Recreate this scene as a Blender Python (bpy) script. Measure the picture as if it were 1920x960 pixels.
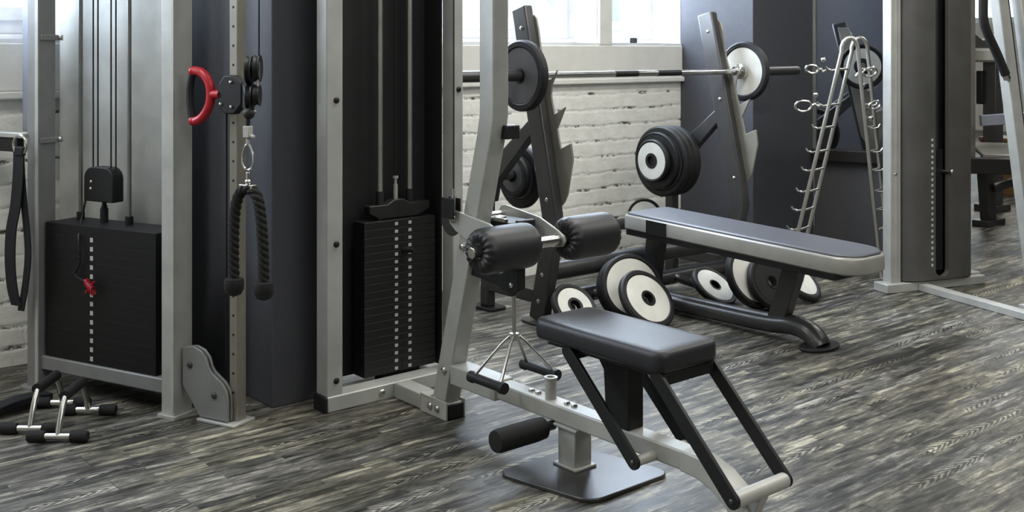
import bpy, bmesh, math, random
from math import sin, cos, pi, radians, atan2, sqrt
from mathutils import Vector, Matrix
random.seed(7)
C = bpy.context.scene.collection
for o in list(bpy.data.objects):
    bpy.data.objects.remove(o)
SC = bpy.context.scene

# ------------------------------------------------------------------ camera
cd = bpy.data.cameras.new('camera')
cam = bpy.data.objects.new('camera', cd)
C.objects.link(cam)
cam.location = (0, 0, 1.2)
cam.rotation_euler = (radians(90), 0, radians(-40))
cd.sensor_width = 36
cd.lens = 2050 / 1920 * 36
cd.shift_y = -385 / 1920
cd.clip_start = 0.05
SC.camera = cam

# ------------------------------------------------------------------ light
w = bpy.data.worlds.new('world')
SC.world = w
w.use_nodes = True
bg = w.node_tree.nodes['Background']
bg.inputs[0].default_value = (0.80, 0.90, 1.0, 1)
bg.inputs[1].default_value = 5.5
SC.view_settings.view_transform = 'Standard'
SC.view_settings.look = 'None'
SC.view_settings.gamma = 1
SC.view_settings.use_curve_mapping = False
SC.view_settings.exposure = 0.0

def area(name, loc, sx, sy, power, color=(1, .98, .91), rot=(0, 0, 0)):
    l = bpy.data.lights.new(name, 'AREA')
    l.shape = 'RECTANGLE'
    l.size = sx
    l.size_y = sy
    l.energy = power
    l.color = color
    o = bpy.data.objects.new(name, l)
    o.location = loc
    o.rotation_euler = rot
    C.objects.link(o)
    return o

area('ceiling_lamp', (3.2, 2.7, 3.05), 2.4, 0.5, 60)
area('ceiling_lamp', (4.8, 1.0, 3.05), 2.4, 0.5, 48)
area('ceiling_lamp', (1.4, 0.6, 3.05), 2.4, 0.5, 20)
area('ceiling_lamp', (-0.4, 3.0, 3.05), 1.8, 0.5, 46)
area('ceiling_lamp', (2.4, -1.6, 3.05), 2.4, 0.5, 70)
area('ceiling_lamp', (7.6, 2.4, 3.05), 2.4, 0.5, 60)
area('ceiling_lamp', (12.0, 6.0, 3.05), 3.0, 0.6, 70)
# daylight entering at the windows of the brick wall
for uu, ww in ((0.4, 1.8), (3.55, 1.5), (4.75, 0.55)):
    area('window_daylight', (uu, 4.58, 1.9), ww, 1.1, (34 if uu < 1 else 60) * ww, (.72, .84, 1.0), (radians(-90), 0, 0))

# ------------------------------------------------------------------ materials
MATS = {}

def mat(name, col, rough=.5, metal=0.0, spec=.5, bump=None, coat=0.0, var=.12):
    m = bpy.data.materials.new(name)
    m.use_nodes = True
    nt = m.node_tree
    b = nt.nodes['Principled BSDF']
    b.inputs['Roughness'].default_value = rough
    b.inputs['Metallic'].default_value = metal
    b.inputs['Specular IOR Level'].default_value = spec
    b.inputs['Coat Weight'].default_value = coat
    tc = nt.nodes.new('ShaderNodeTexCoord')
    n = nt.nodes.new('ShaderNodeTexNoise')
    n.inputs['Scale'].default_value = bump[0] if bump else 9.0
    n.inputs['Detail'].default_value = 5
    nt.links.new(tc.outputs['Object'], n.inputs['Vector'])
    r = nt.nodes.new('ShaderNodeValToRGB')
    k = var
    r.color_ramp.elements[0].position = .3
    r.color_ramp.elements[1].position = .7
    r.color_ramp.elements[0].color = tuple(c * (1 - k) for c in col) + (1,)
    r.color_ramp.elements[1].color = tuple(min(1, c * (1 + k)) for c in col) + (1,)
    nt.links.new(n.outputs['Fac'], r.inputs['Fac'])
    nt.links.new(r.outputs['Color'], b.inputs['Base Color'])
    if bump:
        bp = nt.nodes.new('ShaderNodeBump')
        bp.inputs['Strength'].default_value = bump[1]
        bp.inputs['Distance'].default_value = .002
        nt.links.new(n.outputs['Fac'], bp.inputs['Height'])
        nt.links.new(bp.outputs['Normal'], b.inputs['Normal'])
    MATS[name] = m
    return m

SILVER = mat('silver_paint', (.43, .435, .415), .42, .25)
GREY = mat('grey_paint', (.23, .235, .235), .45, .2)
PALE = mat('pale_frame_paint', (.42, .42, .39), .4, .1)
BLACK = mat('black_paint', (.010, .010, .011), .5, 0, .35)
VINYL = mat('black_vinyl', (.016, .016, .019), .46, 0, .5, (220, .15))
NAVY = mat('dark_pad_vinyl', (.075, .078, .092), .42, 0, .5, (220, .15))
SIDEV = mat('light_pad_vinyl', (.27, .265, .245), .32, .1, .5)
RUBBER = mat('black_rubber', (.010, .010, .011), .55, 0, .4)
FOAM = mat('black_foam', (.014, .014, .014), .8, 0, .3, (300, .4))
CHROME = mat('chrome', (.62, .61, .58), .22, 1.0)
STEEL = mat('brushed_steel', (.58, .56, .51), .32, .9)
ROD = mat('guide_rod_steel', (.25, .25, .24), .35, .8)
COLUMN = mat('warm_column_steel', (.30, .285, .24), .4, .6)
GRAPH = mat('graphite_frame', (.068, .067, .068), .32, .5)
HOOKM = mat('hook_plate_metal', (.28, .27, .235), .4, .4)
WHITEP = mat('cream_plate_face', (.66, .65, .60), .45)
GREYP = mat('grey_plate_face', (.11, .11, .115), .45)
RED = mat('red_plastic', (.42, .012, .022), .32)
STACK = mat('black_stack_steel', (.013, .013, .014), .45, .2)
STACKD = mat('dull_black_stack', (.006, .006, .0065), .55, .0, .3)
LABEL = mat('white_label', (.48, .48, .47), .5)
BLUEW = mat('slate_blue_paint', (.074, .076, .088), .6, 0, .3, (30, .05), var=.05)
GREYW = mat('slate_grey_paint', (.085, .084, .090), .6, 0, .3, (30, .05), var=.05)
PLASTER = mat('white_plaster', (.76, .75, .70), .7, 0, .3, (14, .12), var=.04)
FRAMEW = mat('white_window_frame', (.80, .81, .83), .35)
CEIL = mat('ceiling_paint', (.55, .55, .53), .8)
HOUSING = mat('grey_housing', (.105, .102, .098), .42, .3)
DARKWOOD = mat('dark_ledge', (.012, .009, .008), .5)
BROWN = mat('brown_wood', (.18, .09, .03), .5)
BLUEPAD = mat('pale_blue_paint', (.28, .30, .37), .4, .2)
STRAPM = mat('black_webbing', (.012, .012, .015), .7, 0, .3, (260, .3))
SHROUD = mat('dark_shroud', (.022, .022, .023), .42, .2)

def nodes(m):
    nt = m.node_tree
    def N(t, **kw):
        n = nt.nodes.new(t)
        for k, v in kw.items():
            setattr(n, k, v)
        return n
    return nt, N, nt.links.new

def floor_material():
    m = bpy.data.materials.new('weathered_plank_floor')
    m.use_nodes = True
    nt, N, K = nodes(m)
    b = nt.nodes['Principled BSDF']
    tc = N('ShaderNodeTexCoord')
    def math_(op, a, bb=None, c=None, clamp=False):
        x = N('ShaderNodeMath', operation=op, use_clamp=clamp)
        for i, q in enumerate((a, bb, c)):
            if q is None:
                continue
            if isinstance(q, (int, float)):
                x.inputs[i].default_value = q
            else:
                K(q, x.inputs[i])
        return x.outputs[0]
    def brick(wd, hh, off):
        t = N('ShaderNodeTexBrick', offset=off, offset_frequency=2)
        t.inputs['Color1'].default_value = (0, 0, 0, 1)
        t.inputs['Color2'].default_value = (1, 1, 1, 1)
        t.inputs['Mortar'].default_value = (.5, .5, .5, 1)
        t.inputs['Scale'].default_value = 1
        t.inputs['Mortar Size'].default_value = .0010
        t.inputs['Brick Width'].default_value = wd
        t.inputs['Row Height'].default_value = hh
        K(tc.outputs['Object'], t.inputs['Vector'])
        return t
    b1 = brick(1.10, .118, .37)      # planks
    b2 = brick(.34, .0295, .43)      # narrow worn strips inside a plank
    def noise(sx, sy, seed, mult, detail=6, rough=.6, dist=0):
        mm = N('ShaderNodeMapping')
        mm.inputs['Scale'].default_value = (sx, sy, 1)
        K(tc.outputs['Object'], mm.inputs['Vector'])
        n = N('ShaderNodeTexNoise', noise_dimensions='4D')
        n.inputs['Scale'].default_value = 1
        n.inputs['Detail'].default_value = detail
        n.inputs['Roughness'].default_value = rough
        n.inputs['Distortion'].default_value = dist
        K(mm.outputs['Vector'], n.inputs['Vector'])
        K(math_('MULTIPLY', seed.outputs['Color'], mult), n.inputs['W'])
        return n.outputs['Fac']
    n1 = noise(3.4, 26, b1, 40, 7, .66)            # streaks along the plank
    n2 = noise(6.5, 34, b2, 60, 7, .72, .4)        # flaking paint
    n3 = noise(.8, 1.6, b1, 3, 3)                  # broad wear
    n4 = noise(14, 150, b1, 9, 4, .6)              # fine grain
    # chevron grain down the middle of some planks
    sp = N('ShaderNodeSeparateXYZ')
    K(tc.outputs['Object'], sp.inputs[0])
    d = math_('ABSOLUTE', math_('SUBTRACT', math_('FRACT', math_('DIVIDE', sp.outputs['Y'], .118)), .48))
    wob = noise(5, 16, b1, 17, 3, .6)
    ph = math_('MULTIPLY_ADD', sp.outputs['X'], 170.0, math_('MULTIPLY', d, 55.0))
    ph = math_('MULTIPLY_ADD', wob, 26.0, ph)
    st = math_('SINE', ph)
    band = math_('SUBTRACT', 1.0, math_('DIVIDE', d, .20), clamp=True)
    patchy = noise(1.3, 1.0, b1, 71, 2, .5)
    on = math_('GREATER_THAN', patchy, .56)
    chev = math_('MULTIPLY', math_('MULTIPLY', st, math_('POWER', band, .6)), on)
    fl = N('ShaderNodeMapRange', interpolation_type='SMOOTHSTEP')
    fl.inputs['From Min'].default_value = .50
    fl.inputs['From Max'].default_value = .64
    K(n2, fl.inputs['Value'])
    dk = N('ShaderNodeMapRange', interpolation_type='SMOOTHSTEP')
    dk.inputs['From Min'].default_value = .50
    dk.inputs['From Max'].default_value = .36
    K(n2, dk.inputs['Value'])
    v = math_('MULTIPLY', math_('SUBTRACT', n1, .5), 1.15)
    v = math_('MULTIPLY_ADD', fl.outputs[0], .20, v)
    v = math_('MULTIPLY_ADD', dk.outputs[0], -.22, v)
    v = math_('MULTIPLY_ADD', math_('SUBTRACT', n2, .5), .5, v)
    v = math_('MULTIPLY_ADD', math_('SUBTRACT', n3, .5), .45, v)
    v = math_('MULTIPLY_ADD', math_('SUBTRACT', n4, .5), .28, v)
    v = math_('MULTIPLY_ADD', math_('SUBTRACT', b1.outputs['Color'], .5), .12, v)
    v = math_('MULTIPLY_ADD', math_('SUBTRACT', b2.outputs['Color'], .5), .22, v)
    v = math_('MULTIPLY_ADD', chev, .26, v)
    v = math_('ADD', v, .475)
    r = N('ShaderNodeValToRGB')
    e = r.color_ramp.elements
    e[0].position = .14
    e[0].color = (.011, .011, .010, 1)
    e[1].position = .92
    e[1].color = (.42, .405, .355, 1)
    for p, c in ((.34, (.036, .035, .032)), (.48, (.080, .077, .070)), (.58, (.120, .116, .104)), (.70, (.215, .208, .183)), (.80, (.32, .31, .27))):
        x = e.new(p)
        x.color = c + (1,)
    K(v, r.inputs['Fac'])
    # cooler and warmer boards
    hue = N('ShaderNodeMix', data_type='RGBA')
    K(math_('GREATER_THAN', noise(.5, .9, b1, 23, 2), .52), hue.inputs[0])
    hue.inputs[6].default_value = (1.0, .97, .86, 1)
    hue.inputs[7].default_value = (.98, .975, .96, 1)
    tint = N('ShaderNodeMix', data_type='RGBA', blend_type='MULTIPLY')
    tint.inputs[0].default_value = 1
    K(r.outputs['Color'], tint.inputs[6])
    K(hue.outputs[2], tint.inputs[7])
    mx = N('ShaderNodeMix', data_type='RGBA')
    K(b1.outputs['Fac'], mx.inputs[0])
    K(tint.outputs[2], mx.inputs[6])
    mx.inputs[7].default_value = (.018, .018, .016, 1)
    K(mx.outputs[2], b.inputs['Base Color'])
    rr = N('ShaderNodeMapRange')
    rr.inputs['From Min'].default_value = .3
    rr.inputs['From Max'].default_value = .7
    rr.inputs['To Min'].default_value = .34
    rr.inputs['To Max'].default_value = .55
    K(n1, rr.inputs['Value'])
    K(rr.outputs[0], b.inputs['Roughness'])
    bp = N('ShaderNodeBump')
    bp.inputs['Strength'].default_value = .3
    bp.inputs['Distance'].default_value = .002
    K(v, bp.inputs['Height'])
    K(bp.outputs['Normal'], b.inputs['Normal'])
    return m

def brick_material():
    m = bpy.data.materials.new('white_painted_brick')
    m.use_nodes = True
    nt, N, K = nodes(m)
    b = nt.nodes['Principled BSDF']
    b.inputs['Roughness'].default_value = .6
    def math_(op, a, bb=None, c=None, clamp=False):
        x = N('ShaderNodeMath', operation=op, use_clamp=clamp)
        for i, q in enumerate((a, bb, c)):
            if q is None:
                continue
            if isinstance(q, (int, float)):
                x.inputs[i].default_value = q
            else:
                K(q, x.inputs[i])
        return x.outputs[0]
    tc = N('ShaderNodeTexCoord')
    sp = N('ShaderNodeSeparateXYZ')
    K(tc.outputs['Object'], sp.inputs[0])
    cb = N('ShaderNodeCombineXYZ')
    K(sp.outputs['X'], cb.inputs['X'])
    K(sp.outputs['Z'], cb.inputs['Y'])
    def noise(sx, sy, detail=4, rough=.55):
        mm = N('ShaderNodeMapping')
        mm.inputs['Scale'].default_value = (sx, sy, 1)
        K(cb.outputs[0], mm.inputs['Vector'])
        n = N('ShaderNodeTexNoise')
        n.inputs['Scale'].default_value = 1
        n.inputs['Detail'].default_value = detail
        n.inputs['Roughness'].default_value = rough
        K(mm.outputs['Vector'], n.inputs['Vector'])
        return n
    nz = noise(5, 6, 5)
    sc = N('ShaderNodeVectorMath', operation='MULTIPLY_ADD')
    sc.inputs[1].default_value = (.07, .046, 0)
    K(nz.outputs['Color'], sc.inputs[0])
    K(cb.outputs[0], sc.inputs[2])
    sp2 = N('ShaderNodeSeparateXYZ')
    K(sc.outputs[0], sp2.inputs[0])
    # bed joints: distance from the course line
    f = math_('FRACT', math_('DIVIDE', sp2.outputs['Y'], .089))
    dj = math_('SUBTRACT', .5, math_('ABSOLUTE', math_('SUBTRACT', f, .5)))   # 0 at the joint
    bed = math_('SUBTRACT', 1.0, math_('DIVIDE', dj, .16), clamp=True)
    core = math_('SUBTRACT', 1.0, math_('DIVIDE', dj, .10), clamp=True)
    t = N('ShaderNodeTexBrick', offset=.5)
    t.inputs['Scale'].default_value = 1
    t.inputs['Brick Width'].default_value = .26
    t.inputs['Row Height'].default_value = .089
    t.inputs['Mortar Size'].default_value = .012
    t.inputs['Mortar Smooth'].default_value = 1.0
    K(sc.outputs[0], t.inputs['Vector'])
    gap = noise(10, 13, 6, .72)
    gapm = N('ShaderNodeMapRange')
    gapm.inputs['From Min'].default_value = .535
    gapm.inputs['From Max'].default_value = .59
    K(gap.outputs['Fac'], gapm.inputs['Value'])
    soft = N('ShaderNodeMapRange')
    soft.inputs['From Min'].default_value = .40
    soft.inputs['From Max'].default_value = .58
    soft.inputs['To Min'].default_value = .15
    K(gap.outputs['Fac'], soft.inputs['Value'])
    hole = math_('MULTIPLY', math_('MULTIPLY', core, 1.6, clamp=True), gapm.outputs[0])
    pit = noise(26, 30, 3, .6)
    pitm = N('ShaderNodeMapRange')
    pitm.inputs['From Min'].default_value = .70
    pitm.inputs['From Max'].default_value = .76
    K(pit.outputs['Fac'], pitm.inputs['Value'])
    hole = math_('MAXIMUM', hole, math_('MULTIPLY', pitm.outputs[0], .7))
    n3 = noise(12, 14, 6, .6)
    r3 = N('ShaderNodeValToRGB')
    r3.color_ramp.elements[0].position = .28
    r3.color_ramp.elements[0].color = (.80, .79, .73, 1)
    r3.color_ramp.elements[1].position = .6
    r3.color_ramp.elements[1].color = (.93, .92, .86, 1)
    K(n3.outputs['Fac'], r3.inputs['Fac'])
    mx = N('ShaderNodeMix', data_type='RGBA')
    K(hole, mx.inputs[0])
    K(r3.outputs['Color'], mx.inputs[6])
    mx.inputs[7].default_value = (.10, .085, .07, 1)
    K(mx.outputs[2], b.inputs['Base Color'])
    h = math_('MULTIPLY', math_('MULTIPLY', bed, soft.outputs[0]), -.55)
    h = math_('MULTIPLY_ADD', t.outputs['Fac'], -.16, h)
    h = math_('MULTIPLY_ADD', n3.outputs['Fac'], 1.0, h)
    h = math_('MULTIPLY_ADD', hole, -1.6, h)
    bp = N('ShaderNodeBump')
    bp.inputs['Strength'].default_value = .5
    bp.inputs['Distance'].default_value = .012
    K(h, bp.inputs['Height'])
    K(bp.outputs['Normal'], b.inputs['Normal'])
    return m

def mirror_material():
    m = bpy.data.materials.new('wall_mirror_glass')
    m.use_nodes = True
    b = m.node_tree.nodes['Principled BSDF']
    b.inputs['Base Color'].default_value = (.62, .63, .64, 1)
    b.inputs['Metallic'].default_value = 1
    b.inputs['Roughness'].default_value = .015
    return m

def glass_material():
    m = bpy.data.materials.new('window_glass')
    m.use_nodes = True
    nt, N, K = nodes(m)
    for n in list(nt.nodes):
        if n.type == 'BSDF_PRINCIPLED':
            nt.nodes.remove(n)
    out = [n for n in nt.nodes if n.type == 'OUTPUT_MATERIAL'][0]
    tr = N('ShaderNodeBsdfTransparent')
    tr.inputs[0].default_value = (.93, .96, .97, 1)
    gl = N('ShaderNodeBsdfGlossy')
    gl.inputs['Roughness'].default_value = .02
    mx = N('ShaderNodeMixShader')
    mx.inputs[0].default_value = .06
    K(tr.outputs[0], mx.inputs[1])
    K(gl.outputs[0], mx.inputs[2])
    K(mx.outputs[0], out.inputs[0])
    return m

FLOOR = floor_material()
BRICK = brick_material()
MIRROR = mirror_material()
GLASS = glass_material()

# ------------------------------------------------------------------ mesh helpers
class M:
    def __init__(s):
        s.b = bmesh.new()

    def _f(s, vs):
        try:
            s.b.faces.new(vs)
        except ValueError:
            pass

    def box(s, x0, x1, y0, y1, z0, z1):
        v = [s.b.verts.new(p) for p in ((x0, y0, z0), (x1, y0, z0), (x1, y1, z0), (x0, y1, z0),
                                        (x0, y0, z1), (x1, y0, z1), (x1, y1, z1), (x0, y1, z1))]
        for q in ((3, 2, 1, 0), (4, 5, 6, 7), (0, 1, 5, 4), (1, 2, 6, 5), (2, 3, 7, 6), (3, 0, 4, 7)):
            s._f([v[i] for i in q])
        return s

    def loft(s, rings, close=False, caps=True):
        R = [[s.b.verts.new(p) for p in r] for r in rings]
        n = len(R[0])
        m = len(R)
        for i in range(m if close else m - 1):
            a, b = R[i], R[(i + 1) % m]
            for j in range(n):
                s._f([a[j], a[(j + 1) % n], b[(j + 1) % n], b[j]])
        if caps and not close:
            s._f(R[0][::-1])
            s._f(R[-1])
        return s

    def sweep(s, pts, prof, up=(0, 0, 1), close=False, caps=True):
        """prof: list of (a,b) offsets along side and up vectors"""
        pts = [Vector(p) for p in pts]
        n = len(pts)
        rings = []
        up = Vector(up)
        for i, p in enumerate(pts):
            if close:
                t1 = (p - pts[i - 1]).normalized()
                t2 = (pts[(i + 1) % n] - p).normalized()
            else:
                t1 = (p - pts[i - 1]).normalized() if i else (pts[1] - p).normalized()
                t2 = (pts[i + 1] - p).normalized() if i < n - 1 else t1
            t = (t1 + t2)
            t = t.normalized() if t.length > 1e-6 else t1
            k = 1 / max(.35, t.dot(t1))
            sd = t.cross(up)
            if sd.length < 1e-4:
                sd = t.cross(Vector((1, 0, 0)))
            sd.normalize()
            uu = sd.cross(t).normalized()
            # mitre: stretch along the bend direction
            bend = (t2 - t1)
            bs = 1 if bend.length < 1e-5 else 0
            if not bs:
                bd = bend - t * bend.dot(t)
                bd = bd.normalized() if bd.length > 1e-6 else None
            r = []
            for a, b in prof:
                q = sd * a + uu * b
                if not bs and bd is not None:
                    q = q + bd * q.dot(bd) * (k - 1)
                r.append(p + q)
            rings.append(r)
        return s.loft(rings, close, caps)

    def tube(s, pts, r, n=14, close=False, up=(0, 0, 1)):
        return s.sweep(pts, [(r * cos(2 * pi * i / n), r * sin(2 * pi * i / n)) for i in range(n)], up, close)

    def bar(s, pts, wd, hh, up=(0, 0, 1)):
        a, b = wd / 2, hh / 2
        return s.sweep(pts, [(-a, -b), (a, -b), (a, b), (-a, b)], up)

    def cyl(s, p, q, r, n=20, r2=None):
        p, q = Vector(p), Vector(q)
        t = (q - p).normalized()
        x = t.cross(Vector((0, 0, 1)))
        if x.length < 1e-3:
            x = Vector((1, 0, 0))
        x.normalize()
        y = x.cross(t).normalized()
        r2 = r if r2 is None else r2
        return s.loft([[p + (x * cos(2 * pi * i / n) + y * sin(2 * pi * i / n)) * r for i in range(n)],
                       [q + (x * cos(2 * pi * i / n) + y * sin(2 * pi * i / n)) * r2 for i in range(n)]])

    def lathe(s, prof, p=(0, 0, 0), ax=(0, 0, 1), n=32, close=False):
        """prof: (radius, height) pairs along ax from p"""
        p = Vector(p)
        t = Vector(ax).normalized()
        x = t.cross(Vector((0, 0, 1)))
        if x.length < 1e-3:
            x = Vector((1, 0, 0))
        x.normalize()
        y = x.cross(t).normalized()
        rings = [[p + t * h + (x * cos(2 * pi * i / n) + y * sin(2 * pi * i / n)) * max(r, 1e-4) for i in range(n)] for r, h in prof]
        return s.loft(rings, close)

    def prism(s, poly, off):
        """extrude a planar 3-D polygon by off"""
        off = Vector(off)
        a = [s.b.verts.new(Vector(p)) for p in poly]
        b = [s.b.verts.new(Vector(p) + off) for p in poly]
        n = len(a)
        s._f(a[::-1])
        s._f(b)
        for i in range(n):
            s._f([a[i], a[(i + 1) % n], b[(i + 1) % n], b[i]])
        return s

    def ball(s, p, r, n=14):
        return s.lathe([(r * sin(pi * i / 8), -r * cos(pi * i / 8)) for i in range(9)], p, n=n)

    def done(s):
        bmesh.ops.remove_doubles(s.b, verts=s.b.verts, dist=1e-6)
        bmesh.ops.recalc_face_normals(s.b, faces=s.b.faces)
        return s

def rrect(x0, x1, y0, y1, r, n=5):
    out = []
    for cx, cy, a in ((x1 - r, y1 - r, 0), (x0 + r, y1 - r, 90), (x0 + r, y0 + r, 180), (x1 - r, y0 + r, 270)):
        for i in range(n + 1):
            t = radians(a + 90 * i / n)
            out.append((cx + r * cos(t), cy + r * sin(t)))
    return out

def arc(cx, cy, r, a0, a1, n=8):
    return [(cx + r * cos(radians(a0 + (a1 - a0) * i / n)), cy + r * sin(radians(a0 + (a1 - a0) * i / n))) for i in range(n + 1)]

def smooth_path(pts, n=6):
    """Catmull-Rom through points"""
    P = [Vector(p) for p in pts]
    P = [P[0] * 2 - P[1]] + P + [P[-1] * 2 - P[-2]]
    out = []
    for i in range(1, len(P) - 2):
        for k in range(n):
            t = k / n
            a, b, c, d = P[i - 1], P[i], P[i + 1], P[i + 2]
            out.append(.5 * ((2 * b) + (c - a) * t + (2 * a - 5 * b + 4 * c - d) * t * t + (3 * b - a - 3 * c + d) * t ** 3))
    out.append(P[-2])
    return out

ORG = {}     # root -> offset subtracted from the builder's coordinates

def obj(name, m, material, parent=None, bevel=0, smooth=True, org=None, ang=38):
    m.done()
    b = m.b
    if org is not None:
        bmesh.ops.translate(b, verts=b.verts, vec=-Vector(org))
    if smooth:
        for f in b.faces:
            f.smooth = True
        for e in b.edges:
            if len(e.link_faces) != 2 or e.calc_face_angle(0) > radians(ang):
                e.smooth = False
    me = bpy.data.meshes.new(name)
    b.to_mesh(me)
    b.free()
    me.materials.append(material)
    o = bpy.data.objects.new(name, me)
    C.objects.link(o)
    if parent is not None:
        o.parent = parent
    if bevel:
        md = o.modifiers.new('bevel', 'BEVEL')
        md.width = bevel
        md.segments = 2
        md.limit_method = 'ANGLE'
        md.angle_limit = radians(40)
        md.harden_normals = False
    return o

def tag(o, label, cat, group=None):
    o['label'] = label
    o['category'] = cat
    if group:
        o['group'] = group
    return o

def thing(name, label, cat, loc=(0, 0, 0), rotz=0, group=None, world=True):
    o = bpy.data.objects.new(name, None)
    o.empty_display_size = .1
    C.objects.link(o)
    o.location = loc
    o.rotation_euler = (0, 0, radians(rotz))
    tag(o, label, cat, group)
    ORG[o.name] = Vector(loc) if world else Vector((0, 0, 0))
    return o

def root_of(o):
    while o.parent is not None:
        o = o.parent
    return o

def part(name, m, material, parent, bevel=0, label=None, **kw):
    r = root_of(parent)
    o = obj(name, m, material, parent, bevel, org=ORG.get(r.name, Vector((0, 0, 0))), **kw)
    if label:
        o['label'] = label
    return o

def dup(root, label=None, group=None):
    r = root.copy()
    C.objects.link(r)
    ORG[r.name] = ORG.get(root.name, Vector((0, 0, 0)))
    if label:
        r['label'] = label
    if group:
        r['group'] = group
    for ch in list(root.children):
        c = ch.copy()
        C.objects.link(c)
        c.parent = r
        for g in list(ch.children):
            d = g.copy()
            C.objects.link(d)
            d.parent = c
    return r

def struct(name, m, material, bevel=0, parent=None):
    o = obj(name, m, material, parent, bevel, smooth=False)
    if parent is None:
        o['kind'] = 'structure'
    return o

def bolt(m, p, ax, r=.009, h=.006):
    return m.lathe([(r, 0), (r, h * .3), (r * .75, h * .8), (r * .3, h), (.0002, h)], p, ax, 12)

# ------------------------------------------------------------------ room
U0, U1, V0, VW, CZ = -3.0, 16.0, -3.0, 4.41, 3.1
UB, VF = 6.7, 9.6          # end of the brick wall, far wall of the deeper bay
struct('floor', M().box(U0, U1, V0, VF, -.05, 0), FLOOR)
struct('ceiling', M().box(U0, U1, V0, VF + .1, CZ, CZ + .05), CEIL)
T = .42
SZ, HZ = 1.232, 2.5
OPEN = [(-.6, 1.43), (2.72, 4.328), (4.434, 5.04)]
wb = M()
wb.box(U0, UB, VW, VW + T, 0, SZ)
wb.box(U0, UB, VW, VW + T, HZ, CZ)
xs = [U0] + [x for o in OPEN for x in o] + [UB]
for i in range(0, len(xs), 2):
    wb.box(xs[i], xs[i + 1], VW, VW + T, SZ, HZ)
struct('wall_back', wb, BRICK)
# smooth plaster band below the windows, its thin bottom moulding and the plastered piers
tb = M()
tb.box(U0, 5.03, VW - .018, VW, 1.045, SZ - .002)
tb.box(U0, 5.03, VW - .035, VW, 1.015, 1.045)
struct('trim_1', tb, PLASTER, .006)
struct('trim_2', M().box(4.330, 4.432, VW - .017, VW + .02, SZ - .002, HZ), PLASTER, .006)
tr = M()
for a, b in OPEN:
    tr.box(a, b, VW - .01, VW + T - .02, SZ - .001, SZ + .012)
    tr.box(a, a + .012, VW, VW + T - .02, SZ, HZ)
    tr.box(b - .012, b, VW, VW + T - .02, SZ, HZ)
struct('trim_3', tr, FRAMEW)
def window(k, a, b, mull):
    y = VW + .23
    f = M()
    z0, z1, fw = SZ + .034, HZ, .055
    f.box(a, b, y - .05, y + .06, SZ + .010, z0)
    f.box(a, b, y, y + .06, z0, z0 + fw)
    f.box(a, b, y, y + .06, z1 - fw, z1)
    xs = [a] + mull + [b - fw]
    for x in xs:
        f.box(x, x + fw, y, y + .06, z0 + fw, z1 - fw)
    fr = obj('window_%d' % k, f, FRAMEW, None, .006, smooth=False)
    fr['kind'] = 'structure'
    obj('window_pane', M().box(a + .02, b - .02, y + .025, y + .031, z0 + .02, z1 - .02), GLASS, fr, smooth=False)
    # inner sash
    s = M()
    xs2 = xs
    for i in range(len(xs2) - 1):
        p, q = xs2[i] + fw, xs2[i + 1]
        s.box(p, q, y - .02, y + .02, z0 + fw, z0 + fw + .05)
        s.box(p, p + .045, y - .02, y + .02, z0 + fw + .05, z1 - fw)
        s.box(q - .045, q, y - .02, y + .02, z0 + fw + .05, z1 - fw)
    obj('window_sash', s, FRAMEW, fr, .005, smooth=False)
window(1, OPEN[0][0], OPEN[0][1], [.2])
window(2, OPEN[1][0], OPEN[1][1], [3.35])
window(3, OPEN[2][0], OPEN[2][1], [])

for nm_, px_ in (('window_3', 4.74), ('window_2', 3.02)):
    obj('window_latch', M().box(px_ - .022, px_ + .022, VW + .10, VW + .125, SZ + .012, SZ + .045), BLACK, bpy.data.objects[nm_], .006)

struct('wall_left', M().box(U0 - .1, U0, V0, 4.9, 0, CZ), PLASTER)
struct('wall_far', M().box(UB, U1, VF, VF + .1, 0, CZ), PLASTER)
struct('wall_bay', M().box(UB - .1, UB, VW + T, VF, 0, CZ), PLASTER)
struct('wall_front', M().box(U0, U1, V0 - .1, V0, 0, CZ), GREYW)
wr = M()
wr.box(U1, U1 + .3, V0, VF + .1, 0, 1.62)
wr.box(U1, U1 + .3, V0, VF + .1, 2.7, CZ)
wr.box(U1, U1 + .3, V0, 6.6, 1.62, 2.7)
wr.box(U1, U1 + .3, 9.2, VF + .1, 1.62, 2.7)
struct('wall_right', wr, PLASTER)
f = M()
for y0, y1 in ((6.6, 6.68), (7.86, 7.94), (9.12, 9.2)):
    f.box(U1 + .1, U1 + .16, y0, y1, 1.62, 2.7)
f.box(U1 + .1, U1 + .16, 6.68, 9.12, 1.62, 1.70); f.box(U1 + .1, U1 + .16, 6.68, 9.12, 2.62, 2.7); f.box(U1 + .1, U1 + .16, 6.68, 9.12, 2.0, 2.04)
wf = struct('window_4', f, FRAMEW)
obj('window_pane', M().box(U1 + .125, U1 + .131, 6.62, 9.18, 1.64, 2.68), GLASS, wf, smooth=False)
# slate blue pillars standing out from the brick wall
struct('wall_pillar_left', M().box(1.74, 1.917, 3.326, VW, 0, CZ), BLUEW, .004)
struct('wall_pillar_right', M().box(5.03, 5.617, 3.868, VW, 0, CZ), BLUEW, .004)
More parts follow.
